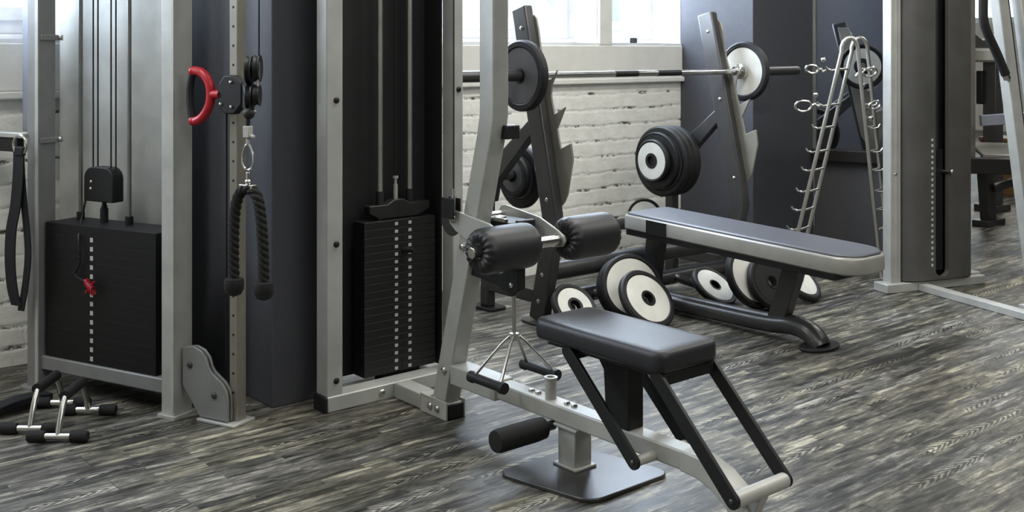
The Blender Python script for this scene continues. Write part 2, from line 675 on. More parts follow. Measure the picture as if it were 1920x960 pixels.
# angled partition carrying the mirror
a_m = radians(-73.9)
dm = Vector((cos(a_m), sin(a_m), 0))
nm = Vector((-sin(a_m), cos(a_m), 0))         # behind the mirror
pm = Vector((5.617, 3.868, 0))
def mbox(m, s0, s1, d0, d1, z0, z1):
    q = [pm + dm * s0 + nm * d0, pm + dm * s1 + nm * d0, pm + dm * s1 + nm * d1, pm + dm * s0 + nm * d1]
    return m.prism([p + Vector((0, 0, z0)) for p in q], (0, 0, z1 - z0))
struct('wall_partition', mbox(M(), 0, .82, 0, .1, 0, CZ), GREYW)
tag(obj('wall_mirror', mbox(M(), .01, .80, -.008, 0, .615, 2.6), MIRROR, smooth=False),
    'tall wall mirror above a dark ledge beside the grey wall', 'mirror')
struct('trim_4', mbox(M(), .0, .82, -.05, 0, .545, .613), DARKWOOD, .004)
struct('trim_5', mbox(M(), -.004, .012, -.014, 0, .613, 2.7), STEEL)

# ------------------------------------------------------------------ weight plates
def plate_proto(r, th, face, hub=.30, facer=.80, label='', name='weight_plate', group=None):
    """disc lying along local z, front face at +z"""
    o = thing(name, label, 'weight plate', world=False, group=group)
    h = th / 2
    m = M().lathe([(.026, -h), (r * .30, -h), (r * .34, -h * .8), (r * .80, -h * .8), (r * .84, -h), (r * .95, -h), (r, -h * .55), (r, h * .55), (r * .95, h),
                   (r * facer + .006, h), (r * facer, h * .72), (r * hub, h * .72), (.026, h * .72)], n=56, close=True)
    part('rubber_rim', m, RUBBER, o)
    part('face', M().lathe([(r * hub, h * .70), (r * facer, h * .70), (r * facer, h * .86), (r * hub, h * .86)], n=56, close=True), face, o,
         label='pale plate face' if face is WHITEP else 'grey plate face')
    part('back_face', M().lathe([(r * .36, -h * .82), (r * .79, -h * .82), (r * .79, -h * .9), (r * .36, -h * .9)], n=48, close=True), face, o)
    part('hub_ring', M().lathe([(.025, -h * .9), (r * hub, h * .5), (r * hub, h * 1.0), (r * hub * .8, h * 1.05), (.025, h * .98)], n=32, close=True), BLACK, o)
    return o

def place(o, loc, normal, spin=0):
    q = Vector(normal).normalized().to_track_quat('Z', 'Y')
    o.rotation_euler = q.to_euler()
    o.location = loc

# ------------------------------------------------------------------ leg extension and curl machine with weight tower
t = thing('leg_curl_machine', 'silver leg curl machine with black seat and black weight stack tower', 'exercise machine', (2.15, 2.9, 0))
LM_ = t
# tower frame
part('tower_post', M().box(1.855, 1.918, 3.166, 3.232, .05, 2.1), SILVER, t, .004)
part('tower_post', M().box(2.378, 2.424, 3.166, 3.232, .05, 2.1), SILVER, t, .004)
part('base_beam', M().box(1.857, 2.424, 3.160, 3.236, 0, .052), SILVER, t, .004)
part('top_beam', M().box(1.855, 2.424, 3.166, 3.232, 2.1, 2.16), SILVER, t, .004)
part('end_cap', M().box(1.846, 1.857, 3.160, 3.236, 0.0, .052), BLACK, t, .003, 'black plastic end cap')
for z in (.10, .555, 1.035):
    m = M(); bolt(m, (1.893, 3.166, z), (0, -1, 0), .011, .006)
    part('bolt', m, BLACK, t)
m = M(); bolt(m, (2.404, 3.166, 1.06), (0, -1, 0), .011, .006)
part('bolt', m, BLACK, t)
sh = M()
sh.box(1.918, 2.378, 3.335, 3.345, .052, 2.1)
sh.box(1.918, 1.924, 3.232, 3.335, .052, 2.1)
sh.box(2.372, 2.378, 3.232, 3.335, .052, 2.1)
part('shroud', sh, SHROUD, t)
part('shroud_base', M().box(1.924, 2.372, 3.236, 3.335, 0, .03), GREY, t)
ns = 20
zs0, zs1 = .060, .600
dz = (zs1 - zs0) / ns
base = None
for k in range(ns):
    z = zs0 + k * dz
    if base is None:
        pl = M().box(2.049, 2.352, 3.240, 3.312, z, z + dz - .0008)
        slab = part('weight_slab', pl, STACK, t, .0012)
        for uu in (2.182, 2.240):
            part('number_label', M().box(uu - .0065, uu + .0065, 3.2385, 3.2405, z + .007, z + .018), LABEL, slab, 0, 'white number sticker')
        hole = part('pin_hole', M().cyl((2.211, 3.2388, z + .0125), (2.211, 3.2405, z + .0125), .006, 12), BLACK, slab)
        base = slab
    else:
        c = base.copy(); C.objects.link(c); c.location.z = k * dz
        for g in list(base.children):
            d = g.copy(); C.objects.link(d); d.parent = c
part('stack_foot', M().box(2.13, 2.29, 3.25, 3.30, .03, .060), BLACK, t)
part('selector_pin', M().cyl((2.232, 3.20, .49), (2.211, 3.242, .49), .010, 14), BLACK, t)
yk = M()
yk.prism([(2.085, 3.262, .625), (2.13, 3.262, .602), (2.29, 3.262, .602), (2.345, 3.262, .625), (2.345, 3.262, .652), (2.26, 3.262, .652), (2.23, 3.262, .668), (2.19, 3.262, .668), (2.16, 3.262, .652), (2.085, 3.262, .652)], (0, .04, 0))
part('stack_yoke', yk, SHROUD, t, .003)
for uu in (2.140, 2.268):
    part('guide_rod', M().cyl((uu, 3.282, .6), (uu, 3.282, 2.1), .0105, 14), STEEL, t)
    part('guide_bushing', M().cyl((uu, 3.282, .64), (uu, 3.282, .70), .014, 14), SHROUD, t)
ya = M()
ya.cyl((2.204, 3.278, .66), (2.204, 3.278, .72), .008, 12)
ya.cyl((2.204, 3.278, .72), (2.204, 3.278, .745), .005, 12)
ya.cyl((2.204, 3.278, .742), (2.204, 3.278, .750), .010, 12)
part('stack_bolt', ya, PALE, t)
part('lift_cable', M().tube([(2.204, 3.278, .75), (2.204, 3.278, 2.1)], .003, 8), BLACK, t)
# foot beam towards the camera and the leaning mast
part('foot_beam', M().box(2.117, 2.182, 2.853, 3.160, 0.0, .052), SILVER, t, .004)
br = M()
br.box(2.110, 2.117, 2.846, 2.99, .0, .060); br.box(2.182, 2.189, 2.846, 2.99, .0, .060); br.box(2.110, 2.189, 2.95, 2.99, .052, .060)
part('clamp_bracket', br, PALE, t, .002)
part('end_cap', M().box(2.119, 2.180, 2.843, 2.853, .003, .050), BLACK, t, .003, 'black plastic end cap')
for vv in (2.935, 2.895):
    m = M(); bolt(m, (2.110, vv, .030), (-1, 0, 0), .012, .008); part('bolt', m, CHROME, t)
m = M(); bolt(m, (2.07, 3.160, .028), (0, -1, 0), .012, .008); part('bolt', m, CHROME, t)
m = M(); bolt(m, (2.09, 3.160, .028), (0, -1, 0), .012, .008)
m = M()
m.bar([(2.15, 2.900, .052), (2.15, 2.664, .93), (2.15, 2.650, 1.0), (2.15, 2.650, 2.1)], .062, .070, up=(0, 1, 0))
part('mast', m, SILVER, t, .005)
for p in ((2.119, 2.868, .16), (2.119, 2.768, .575)):
    m = M(); bolt(m, p, (-1, 0, 0), .013, .009); part('bolt', m, CHROME, t)
part('mast_stop', M().box(2.16, 2.215, 2.600, 2.64, .925, .968), RUBBER, t, .004)
# main beam and its bent front end
part('main_beam', M().box(2.120, 2.180, 1.80, 2.84, .130, .180), PALE, t, .005)
m = M()
m.box(2.113, 2.187, 2.60, 2.83, .124, .186)
part('beam_sleeve', m, SILVER, t, .004)
pth = [(2.15, 1.86, .155), (2.15, 1.80, .151), (2.15, 1.745, .133), (2.15, 1.70, .104), (2.15, 1.665, .064), (2.15, 1.645, .02), (2.15, 1.641, .004)]
part('beam_foot', M().bar(pth, .062, .054), PALE, t, .004)
part('beam_foot_plate', M().box(2.10, 2.20, 1.60, 1.69, 0, .008), PALE, t, .002)
# support post on a floor plate
part('support_post', M().box(2.120, 2.186, 2.250, 2.322, .018, .130), SILVER, t, .004)
part('support_flange', M().box(2.112, 2.194, 2.238, 2.334, .012, .020), PALE, t, .002)
part('support_flange', M().box(2.112, 2.194, 2.238, 2.334, .122, .130), PALE, t, .002)
part('floor_plate', M().prism([(x + .2 * (2.24 - y), y, 0) for x, y in rrect(1.978, 2.297, 2.072, 2.395, .045)], (0, 0, .012)), GRAPH, t, .003, 'dark floor plate with rounded corners')
m = M(); m.cyl((2.15, 2.385, .18), (2.15, 2.385, .236), .017, 20); m.lathe([(.017, .236), (.020, .238), (.020, .243), (.012, .243), (.012, .236)], (2.15, 2.385, 0), close=True)
part('pin_socket', m, PALE, t)
for vv in (2.47, 2.44, 2.315, 2.285):
    m = M(); bolt(m, (2.15, vv, .18), (0, 0, 1), .010, .009); part('bolt', m, CHROME, t)
m = M().lathe([(.018, 0), (.030, .002), (.033, .012), (.033, .15), (.031, .178), (.022, .186), (.018, .186)], (1.915, 2.357, .113), (1, 0, 0), 28)
part('foam_grip', m, FOAM, t)
part('grip_rod', M().cyl((1.93, 2.357, .113), (2.135, 2.357, .113), .014, 16), GRAPH, t)
# seat on parallel links
def pad(x0, x1, y0, y1, z0, z1, r=.035, e=.018):
    m = M()
    rings = []
    for k, (ins, z) in enumerate(((.012, z0), (.002, z0 + e * .35), (0, z0 + e), (0, z1 - e), (e * .18, z1 - e * .42), (e * .55, z1 - e * .1), (e * 1.3, z1), (e * 2.2, z1 + .001))):
        rings.append([(x, y, z) for x, y in rrect(x0 + ins, x1 - ins, y0 + ins, y1 - ins, max(.008, r - ins), 6)])
    return m.loft(rings)
part('seat_pad', pad(2.030, 2.262, 1.842, 2.335, .388, .447), VINYL, t, ang=60)
part('seat_board', M().box(2.06, 2.24, 1.87, 2.30, .372, .390), BLACK, t, .004)
m = M()
m.prism([(2.121, 2.128, .18), (2.121, 2.042, .18), (2.121, 2.042, .372), (2.121, 2.205, .372), (2.121, 2.165, .36), (2.121, 2.138, .325)], (.058, 0, 0))
part('seat_post', m, BLACK, t, .003)
for uu in (2.046, 2.250):
    for (a, b) in (((2.200, .375), (1.951, .142)), ((1.872, .380), (1.632, .142))):
        A_, B_ = Vector((a[0], a[1])), Vector((b[0], b[1]))
        d = (B_ - A_).normalized(); ang_ = math.degrees(atan2(d.y, d.x))
        poly = arc(B_.x, B_.y, .019, ang_ - 90, ang_ + 90) + arc(A_.x, A_.y, .019, ang_ + 90, ang_ + 270)
        lk = part('seat_link', M().prism([(uu - .006, y, z) for y, z in poly], (.012, 0, 0)), BLACK, t, .002)
        m = M(); bolt(m, (uu - .006, b[0], b[1]), (-1, 0, 0), .007, .004)
        part('link_bolt', m, GRAPH, lk)
for (vv, zz) in ((2.200, .372), (1.872, .376)):
    part('link_bracket', M().box(2.052, 2.244, vv - .02, vv + .02, zz - .018, zz + .012), BLACK, t, .003)
part('link_rod', M().cyl((2.050, 1.951, .142), (2.248, 1.951, .142), .013, 18), PALE, t)
part('link_rod', M().cyl((2.052, 1.632, .142), (2.246, 1.632, .142), .019, 24), PALE, t, .002)
part('rod_bracket', M().prism([(2.133, 1.715, .10), (2.133, 1.655, .05), (2.133, 1.618, .128), (2.133, 1.632, .148), (2.133, 1.66, .145), (2.133, 1.70, .125)], (.034, 0, 0)), PALE, t, .003)
# roller lever
part('roller_rod', M().cyl((1.962, 2.525, .608), (2.545, 2.525, .608), .017, 22), CHROME, t, .002)
def roller(u0, u1, r, name='foam_roller'):
    m = M()
    n = 72
    prof = [(.020, 0.012, 1), (.030, .004, 1), (r * .72, .000, 1), (r * .86, .006, .6), (r * .97, .018, .15), (r, .034, 0)]
    L = u1 - u0
    full = prof + [(a, L - b, c) for a, b, c in prof[::-1]]
    rings = []
    for a, h, wv in full:
        rings.append([Vector((u0 + h + (.0035 * wv * cos(18 * 2 * pi * i / n) * (1 if h < L / 2 else -1)), 2.525 + (a) * cos(2 * pi * i / n), .608 + a * sin(2 * pi * i / n))) for i in range(n)])
    return m.loft(rings)
part('foam_roller', roller(1.982, 2.196, .069), VINYL, t, ang=70)
part('foam_roller', roller(2.328, 2.534, .069), VINYL, t, ang=70)
def lever(uu, th):
    poly = arc(2.800, .660, .028, 20, 200, 8) + [(2.62, .565)] + arc(2.525, .608, .026, 230, 90 + 360 - 360, 6)[::1] + [(2.60, .660)]
    return M().prism([(uu, y, z) for y, z in poly], (th, 0, 0))
lp = [(2.826, .668), (2.812, .686), (2.790, .690), (2.62, .668), (2.535, .637), (2.505, .622), (2.500, .604), (2.512, .588), (2.56, .580), (2.70, .590), (2.79, .625), (2.82, .645)]
part('lever_arm', M().prism([(2.104, y, z) for y, z in lp], (.008, 0, 0)), SILVER, t, .002)
part('lever_arm', M().prism([(2.312, y, z) for y, z in lp], (.008, 0, 0)), SILVER, t, .002)
m = M(); bolt(m, (2.104, 2.800, .665), (-1, 0, 0), .013, .010); part('bolt', m, CHROME, t)
part('pivot_shaft', M().cyl((2.10, 2.80, .66), (2.32, 2.80, .66), .011, 16), CHROME, t)
part('cam_disc', M().cyl((2.1125, 2.825, .655), (2.1185, 2.825, .655), .052, 36), GRAPH, t, .002)
m = M()
m.box(2.19, 2.295, 2.62, 2.75, .625, .660); m.box(2.21, 2.28, 2.60, 2.62, .632, .668)
part('stop_block', m, BLACK, t, .004)
m = M(); m.box(2.185, 2.235, 2.69, 2.72, .660, .672); m.box(2.185, 2.20, 2.64, 2.72, .660, .672)
part('stop_clip', m, CHROME, t, .002)
kp = [(2.80, .525), (2.60, .515), (2.545, .545), (2.515, .545), (2.515, .475), (2.545, .452), (2.575, .462), (2.62, .475), (2.80, .49)]
part('curl_lever', M().prism([(2.135, y, z) for y, z in kp], (.03, 0, 0)), BLACK, t, .004)
m = M(); bolt(m, (2.135, 2.548, .487), (-1, 0, 0), .009, .006); part('bolt', m, CHROME, t)
# pull cable and pulley beside the mast
part('pull_cable', M().tube([(2.098, 2.790, .735), (2.098, 2.790, 2.1)], .0032, 8), GRAPH, t)
m = M(); m.cyl((2.098, 2.79, .735), (2.098, 2.79, .76), .006, 12); m.cyl((2.098, 2.79, .71), (2.098, 2.79, .738), .009, 12); m.box(2.090, 2.106, 2.784, 2.796, .68, .712)
part('cable_fitting', m, CHROME, t)
for ua in (2.082, 2.108):
    part('pulley_cheek', M().box(ua, ua + .005, 2.77, 2.835, .665, .730), BLACK, t, .002)

# close grip row handle hanging from the curl lever
h = thing('row_handle', 'chrome double row handle with two black grips hanging above the pale beam', 'cable handle', (2.15, 2.552, .185))
m = M()
m.tube([(2.15, 2.552, .462), (2.15, 2.552, .335)], .0055, 10)
m.ball((2.15, 2.552, .46), .010)
part('hook_shaft', m, CHROME, h)
m = M(); m.cyl((2.15, 2.552, .338), (2.15, 2.552, .318), .015, 14)
part('swivel', m, STEEL, h)
for uu in (2.045, 2.255):
    for sg in (-1, 1):
        part('side_rod', M().tube([(2.15 + (uu - 2.15) * .12, 2.552 + sg * .008, .328), (2.15 + (uu - 2.15) * .30, 2.552 + sg * .018, .310), (uu, 2.552 + sg * .062, .215)], .0052, 10), CHROME, h)
    g = M().lathe([(.010, -.082), (.017, -.082), (.018, -.066), (.0145, -.058), (.0145, .058), (.018, .066), (.017, .082), (.010, .082)], (uu, 2.552, .208), (0, 1, 0), 20)
    part('grip', g, RUBBER, h)
part('hang_link', M().tube([(2.15 + .0, 2.552 + .012 * cos(a), .475 + .02 * sin(a)) for a in [2 * pi * i / 16 for i in range(16)]], .0035, 8, True, up=(1, 0, 0)), CHROME, h)

# ------------------------------------------------------------------ flat bench with barbell rack
t = thing('bench_press_rack', 'dark steel bench press rack with a grey topped flat bench', 'bench', (3.8, 3.2, 0))
UL, UR = 3.172, 4.452
for uu, inner in ((UL, 1), (UR, 1)):
    m = M()
    pth = [(uu + .024, 3.615, .012), (uu + .024, 3.535, .40), (uu + .024, 3.535, .47), (uu + .024, 3.748, 1.395)]
    pth = [(uu + .024, 3.62, .012), (uu + .024, 3.528, .42), (uu + .024, 3.536, .49), (uu + .024, 3.742, 1.395)]
    m.bar(pth, .048, .096, up=(0, -1, 0))
    part('upright', m, GRAPH, t, .008)
    hp = [(3.53, .50), (3.487, .545), (3.470, .575), (3.435, .73), (3.447, .80), (3.512, .772), (3.535, .86), (3.483, .955), (3.552, .92), (3.575, 1.0), (3.570, 1.05), (3.535, 1.115), (3.562, 1.086), (3.574, 1.074),
          (3.590, 1.072), (3.605, 1.082), (3.635, 1.16), (3.66, 1.30), (3.672, 1.345), (3.69, 1.36), (3.75, 1.36), (3.60, .62)]
    part('hook_plate', M().prism([(uu + .050, y, z) for y, z in hp], (.010, 0, 0)), HOOKM, t, .0015)
    part('upright_foot', M().prism([(x, y, 0) for x, y in rrect(uu - .035, uu + .085, 3.52, 3.70, .04)], (0, 0, .012)), GRAPH, t, .003)
    for (vv, z) in ((3.715, 1.30), (3.635, .95), (3.545, .55), (3.575, .22), (3.60, .10)):
        m = M(); bolt(m, (uu, vv, z), (-1, 0, 0), .010, .006); part('bolt', m, CHROME, t)
    # rear brace, leg and plate peg
    part('rear_brace', M().bar([(uu + .024, 3.66, .86), (uu + .024, 3.93, .625), (uu + .024, 4.0, .50)], .044, .085, up=(1, 0, 0)) if False else
         M().prism([(uu + .002, y, z) for y, z in ((3.625, .855), (3.655, .905), (3.97, .655), (4.015, .56), (4.005, .50), (3.93, .50), (3.91, .58))], (.044, 0, 0)), GRAPH, t, .005)
    part('rear_leg', M().box(uu + .002, uu + .046, 3.955, 4.015, .012, .53), GRAPH, t, .005)
    part('rear_foot', M().prism([(x, y, 0) for x, y in rrect(uu - .03, uu + .08, 3.90, 4.06, .03)], (0, 0, .012)), BLACK, t, .003)
    part('side_rail', M().box(uu + .004, uu + .044, 3.60, 3.96, .085, .145), GRAPH, t, .005)
    if uu == UL:
        part('plate_peg', M().cyl((uu + .04, 3.925, .62), (uu + .30, 3.925, .62), .0245, 20), CHROME, t, .002)
    else:
        part('plate_peg', M().cyl((uu + .006, 3.925, .63), (uu - .195, 3.925, .622), .0245, 20), BLACK, t, .002)
part('cross_tube', M().cyl((UL + .02, 3.59, .225), (UR + .03, 3.59, .225), .042, 24), GRAPH, t)
part('cross_tube', M().cyl((UL + .02, 3.61, .09), (UR + .03, 3.61, .09), .036, 24), GRAPH, t)
part('rear_cross_tube', M().cyl((UL + .02, 3.985, .30), (UR + .03, 3.985, .30), .03, 20), GRAPH, t)
# bench
UC = 3.79
pts = smooth_path([(UC, 3.62, .052), (UC, 3.2, .052), (UC, 2.85, .056), (UC, 2.72, .068), (UC, 2.64, .058), (UC, 2.595, .026), (UC, 2.58, .006)], 6)
m = M(); m.sweep(pts, [(.052 * cos(2 * pi * i / 20), .040 * sin(2 * pi * i / 20)) for i in range(20)])
part('base_tube', m, GRAPH, t)
part('base_foot', M().prism([(UC + .105 * cos(2 * pi * i / 28), 2.585 + .065 * sin(2 * pi * i / 28), 0) for i in range(28)], (0, 0, .012)), BLACK, t, .003)
def sl(p, q, wd, th):
    return M().prism([(UC - wd / 2, p[0] + th / 2, p[1]), (UC - wd / 2, p[0] - th / 2, p[1]), (UC - wd / 2, q[0] - th / 2, q[1]), (UC - wd / 2, q[0] + th / 2, q[1])], (wd, 0, 0))
part('front_leg', sl((2.785, .07), (2.69, .345), .058, .085), GRAPH, t, .005)
part('rear_leg', sl((3.51, .07), (3.46, .375), .058, .085), GRAPH, t, .005)
m = M()
m.prism([(UC - .04, 3.50, .375), (UC - .04, 2.46, .335), (UC - .04, 2.46, .308), (UC - .04, 2.56, .306), (UC - .04, 3.50, .335)], (.08, 0, 0))
part('pad_spine', m, GRAPH, t, .004)
def zt(v):
    return .452 - (3.545 - v) * .034
def bench_pad(zlo, zhi, ins, e, u0=UC - .150, u1=UC + .150, v0=2.335, v1=3.548):
    rings = []
    prof = ((.010, zlo), (.0, zlo + e * .8), (0, zhi - e), (e * .35, zhi - e * .3), (e * 1.1, zhi), (e * 2.0, zhi))
    for k, z in prof:
        k += ins
        ring = []
        w0, w1 = u0 + k, u1 - k
        y0, y1 = v0 + k, v1 - k
        outline = [(w1 - .02, y1)] + [(w0 + .02, y1), (w0, y1 - .02)]
        R = .11
        outline += [(w0, y0 + R * 1.0)] + arc(w0 + R, y0 + R, R, 190, 262, 7) + arc(w1 - R, y0 + R, R, 278, 350, 7) + [(w1, y0 + R), (w1, y1 - .02)]
        for x, y in outline:
            ring.append((x, y, zt(y) + z))
        rings.append(ring)
    return M().loft(rings)
pd = part('bench_pad', bench_pad(-.076, -.006, 0, .010), SIDEV, t, label='silver grey sides of the bench pad', ang=50)
part('pad_top', bench_pad(-.012, .004, .010, .007), NAVY, t, label='slate grey top of the bench pad', ang=60)
for s_ in (-1, 1):
    x = UC + s_ * .1505
    part('side_band', M().prism([(x - .002, 3.395, zt(3.395) - .072), (x - .002, 3.275, zt(3.275) - .072), (x - .002, 3.275, zt(3.275) - .012), (x - .002, 3.395, zt(3.395) - .012)], (.004, 0, 0)), BLACK, t, label='black band on the pad side')
part('pad_board', M().prism([(UC - .142, 3.53, zt(3.53) - .100), (UC - .142, 2.42, zt(2.42) - .100), (UC - .142, 2.42, zt(2.42) - .075), (UC - .142, 3.53, zt(3.53) - .075)], (.284, 0, 0)), BLACK, t, .004)

# barbell across the uprights
b = thing('barbell', 'chrome barbell with dark grip bands resting on the rack hooks', 'barbell', (3.83, 3.588, 1.09))
BV, BZ = 3.588, 1.092
part('shaft', M().cyl((3.10, BV, BZ), (4.56, BV, BZ), .014, 20), CHROME, b)
for a0, a1 in ((3.632, 3.786), (3.924, 4.089)):
    part('knurl_band', M().cyl((a0, BV, BZ), (a1, BV, BZ), .0146, 20), BLACK, b, 0, 'dark knurled band')
part('sleeve', M().cyl((2.66, BV, BZ), (3.10, BV, BZ), .0245, 24), GRAPH, b, .002)
part('sleeve', M().cyl((4.56, BV, BZ), (5.05, BV, BZ), .0245, 24), GRAPH, b, .002)
part('sleeve_collar', M().lathe([(.0145, 0), (.037, .0), (.037, .02), (.028, .03), (.028, .05), (.0145, .05)], (3.135, BV, BZ), (-1, 0, 0), 28), GRAPH, b)
part('sleeve_collar', M().lathe([(.0145, 0), (.026, 0), (.026, .03), (.040, .034), (.040, .052), (.0145, .052)], (4.515, BV, BZ), (1, 0, 0), 28), CHROME, b)
part('sleeve_tip', M().cyl((5.05, BV, BZ), (5.054, BV, BZ), .022, 20), STEEL, b)

# plates -----------------------------------------------------------
NB = (-1, 0, 0)
pA = plate_proto(.155, .040, GREYP, .22, .78, 'black weight plate with grey face on the left barbell sleeve')
place(pA, (3.070, BV, BZ), NB)
p = plate_proto(.155, .034, WHITEP, .20, .80, 'black rimmed weight plate with white face on the right barbell sleeve')
place(p, (4.592, BV, BZ), NB)
p = plate_proto(.150, .034, GREYP, .24, .70, 'large black weight plate hanging behind the left upright')
place(p, (3.345, 3.925, .607), NB)
p = plate_proto(.105, .030, GREYP, .30, .72, 'small grey faced plate in front of a larger one behind the left upright')
place(p, (3.305, 3.925, .614), NB)
big = plate_proto(.186, .040, GREYP, .2, .8, 'rearmost large black plate of the stack on the right peg')
place(big, (4.425, 3.925, .615), NB)
big.location.x = 4.415
for k, lab in enumerate(('middle large black plate of the stack on the right peg', 'front large black plate of the stack on the right peg')):
    c = dup(big, lab)
    c.location.x = 4.374 - k * .041
p = plate_proto(.150, .032, GREYP, .2, .93, 'medium black plate with a grey rim line on the right peg')
place(p, (4.296, 3.925, .62), NB)
for ch in p.children:
    if 'face' in ch.name:
        ch.data.materials[0] = RUBBER
        ch['label'] = 'black plate face'
p = plate_proto(.112, .034, WHITEP, .36, .86, 'small white faced plate at the front of the right peg stack')
place(p, (4.262, 3.925, .622), NB)
p = plate_proto(.092, .032, WHITEP, .3, .84, 'black rimmed plate behind the left end of the bench pad')
place(p, (4.31, 4.03, .315), (-.8, -.6, .1))

# plates leaning on the floor by the rack
def lean(label, r, th, centre, n, face=WHITEP, facer=.80, hub=.26):
    p = plate_proto(r, th, face, hub, facer, label)
    place(p, centre, n)
    return p
nA = Vector((-.02, -.78, .62)).normalized()
def rest_z(r, th, n):
    s_ = sqrt(1 - n.z ** 2)
    return r * s_ + th / 2 * abs(n.z) - .002
cA = Vector((3.50, 3.262, rest_z(.140, .034, nA)))
lean('large white faced plate leaning on the floor in front of another plate', .140, .034, cA, nA)
nB = Vector((-.30, -.85, .38)).normalized()
lean('upright white faced plate half hidden behind the large leaning plate', .150, .034, (3.55, 3.400, rest_z(.150, .034, nB)), nB, facer=.84)
lean('black plate behind the half hidden white plate', .150, .034, Vector((3.55, 3.400, rest_z(.150, .034, nB))) - nB * .040, nB, GREYP)
nC = Vector((-.05, -.74, .66)).normalized()
lean('small white faced plate leaning beside the left upright foot', .110, .030, (3.250, 3.455, rest_z(.110, .03, nC)), nC, facer=.78, hub=.34)
nD = Vector((.05, -.62, .78)).normalized()
lean('white faced plate leaning low beneath the middle of the bench', .118, .030, (4.058, 3.350, rest_z(.118, .03, nD)), nD)
nE = Vector((-.12, -.84, .46)).normalized()
cE = Vector((4.150, 3.195, rest_z(.150, .040, nE)))
lean('white faced plate behind the bench front leg, mostly covered by a black plate', .150, .040, cE, nE, facer=.84)
lean('black plate leaning in front of a white one behind the bench front leg', .130, .034, Vector((4.195, 3.172, 0)) + Vector((0, -.045, rest_z(.130, .034, nE))), nE, RUBBER)
nF = Vector((.15, -.62, .77)).normalized()
lean('white faced plate lying tilted to the right of the bench front leg', .145, .032, (4.440, 3.165, rest_z(.145, .032, nF)), nF)

rack = bpy.data.objects['bench_press_rack']
for (cx, cy, cz, n, th) in ((3.50, 3.262, .115, nA, .034), (3.250, 3.455, .090, nC, .030), (4.058, 3.350, .085, nD, .030), (4.44, 3.165, .10, nF, .032)):
    e = Vector((cx, cy, cz)) - n * (th / 2 + .004)
    a = Vector((cx, 3.60, .09))
    part('plate_horn', M().cyl(a, e, .021, 16), GRAPH, rack)

# ------------------------------------------------------------------ left cable machine (own axes: x along its face, y to the back)
LO, LA = (1.191, 4.074, 0), -68.1
t = thing('cable_machine', 'grey cable machine with a black weight stack and a perforated pulley column', 'exercise machine', LO, LA, world=False)
part('frame_post', M().box(-.026, .035, 0, .072, 0, 2.1), GREY, t, .003)
part('frame_post', M().box(.629, .686, 0, .082, 0, 2.1), SILVER, t, .003)
part('post_edge_highlight', M().box(.020, .035, -.004, 0, .02, 2.1), PALE, t)  # pale strips on both posts paint in their bright edge highlights
part('post_edge_highlight', M().box(.676, .686, -.004, 0, .02, 2.1), PALE, t)
part('top_beam', M().box(-.026, .686, 0, .08, 2.1, 2.16), GREY, t, .003)
part('cross_beam', M().box(.035, .629, .01, .07, .070, .118), GREY, t, .004)
part('post_foot', M().prism([(x, y, 0) for x, y in rrect(-.045, .050, -.025, .09, .02)], (0, 0, .008)), GREY, t)
part('post_foot', M().prism([(x, y, 0) for x, y in rrect(.617, .700, -.012, .096, .01)], (0, 0, .008)), SILVER, t)
part('back_panel', M().box(-.175, .440, .262, .270, .03, 2.1), SILVER, t, label='light grey back panel')
part('kick_panel_and_shade', M().box(.035, .600, .20, .21, 0.0, .12), BLACK, t)  # black back board that also paints in the shade below the cross beam
part('rear_post', M().box(-.200, -.150, .115, .165, .90, 2.1), BLUEPAD, t, .003)
for z in (1.247, .880):
    m = M(); m.box(.035, .041, .006, .10, z - .010, z + .010)
    c = part('panel_clip', m, GREY, t, .002)
    m = M(); bolt(m, (.041, .085, z), (1, 0, 0), .010, .012)
    part('clip_bolt', m, CHROME, c)
nl = 15
z0, z1 = .119, .592
dz = (z1 - z0) / nl
base = None
for k in range(nl):
    if base is None:
        base = part('weight_slab', M().box(.046, .583, .020, .165, z0, z0 + dz - .0002), STACKD, t, .0005)
        part('number_label', M().box(.273, .287, .0185, .0205, z0 + .010, z0 + .025), LABEL, base, 0, 'white number sticker')
    else:
        c = base.copy(); C.objects.link(c); c.location.z = k * dz
        if k < nl - 1:
            for g in list(base.children):
                d = g.copy(); C.objects.link(d); d.parent = c
for x in (.108, .352):
    part('guide_rod', M().cyl((x, .12, .59), (x, .12, 2.1), .0075, 14), ROD, t)
    part('rod_collar', M().cyl((x, .12, .592), (x, .12, .620), .014, 14), BLACK, t)
for x in (.172, .196, .262, .286):
    part('steel_cable', M().tube([(x, .12, .75), (x, .12, 2.1)], .0028, 8), BLACK, t)
m = M()
pp = [(.152, .665), (.152, .745)] + arc(.195, .745, .043, 180, 90, 5) + arc(.255, .745, .043, 90, 0, 5) + [(.298, .665)]
m.prism([(x, .095, z) for x, z in pp], (0, .05, 0))
pb = part('pulley_block', m, BLACK, t, .004)
for q in ((.190, .095, .735), (.188, .095, .710)):
    m = M(); bolt(m, q, (0, -1, 0), .006, .004); part('pulley_bolt', m, STEEL, pb)
m = M(); m.cyl((.228, .12, .592), (.228, .12, .64), .014, 16); m.cyl((.228, .12, .64), (.228, .12, .67), .008, 12); m.ball((.228, .12, .645), .011)
part('stack_swivel', m, BLACK, t)
part('pin_cord', M().tube(smooth_path([(.17, .088, .67), (.17, .07, .60), (.225, .012, .55), (.235, .008, .47), (.215, .006, .425), (.250, .01, .405), (.282, .01, .392)], 5), .004, 8), BLACK, t)
cp = []
for i in range(60):
    a = i / 59 * 2 * pi * 6
    cp.append((.282 + .034 * i / 59 * 1.0, -.004 + .011 * cos(a), .405 - .028 * i / 59 + .013 * sin(a)))
sp_ = part('selector_pin', M().tube(cp, .0022, 6), RED, t, label='red coiled selector pin')
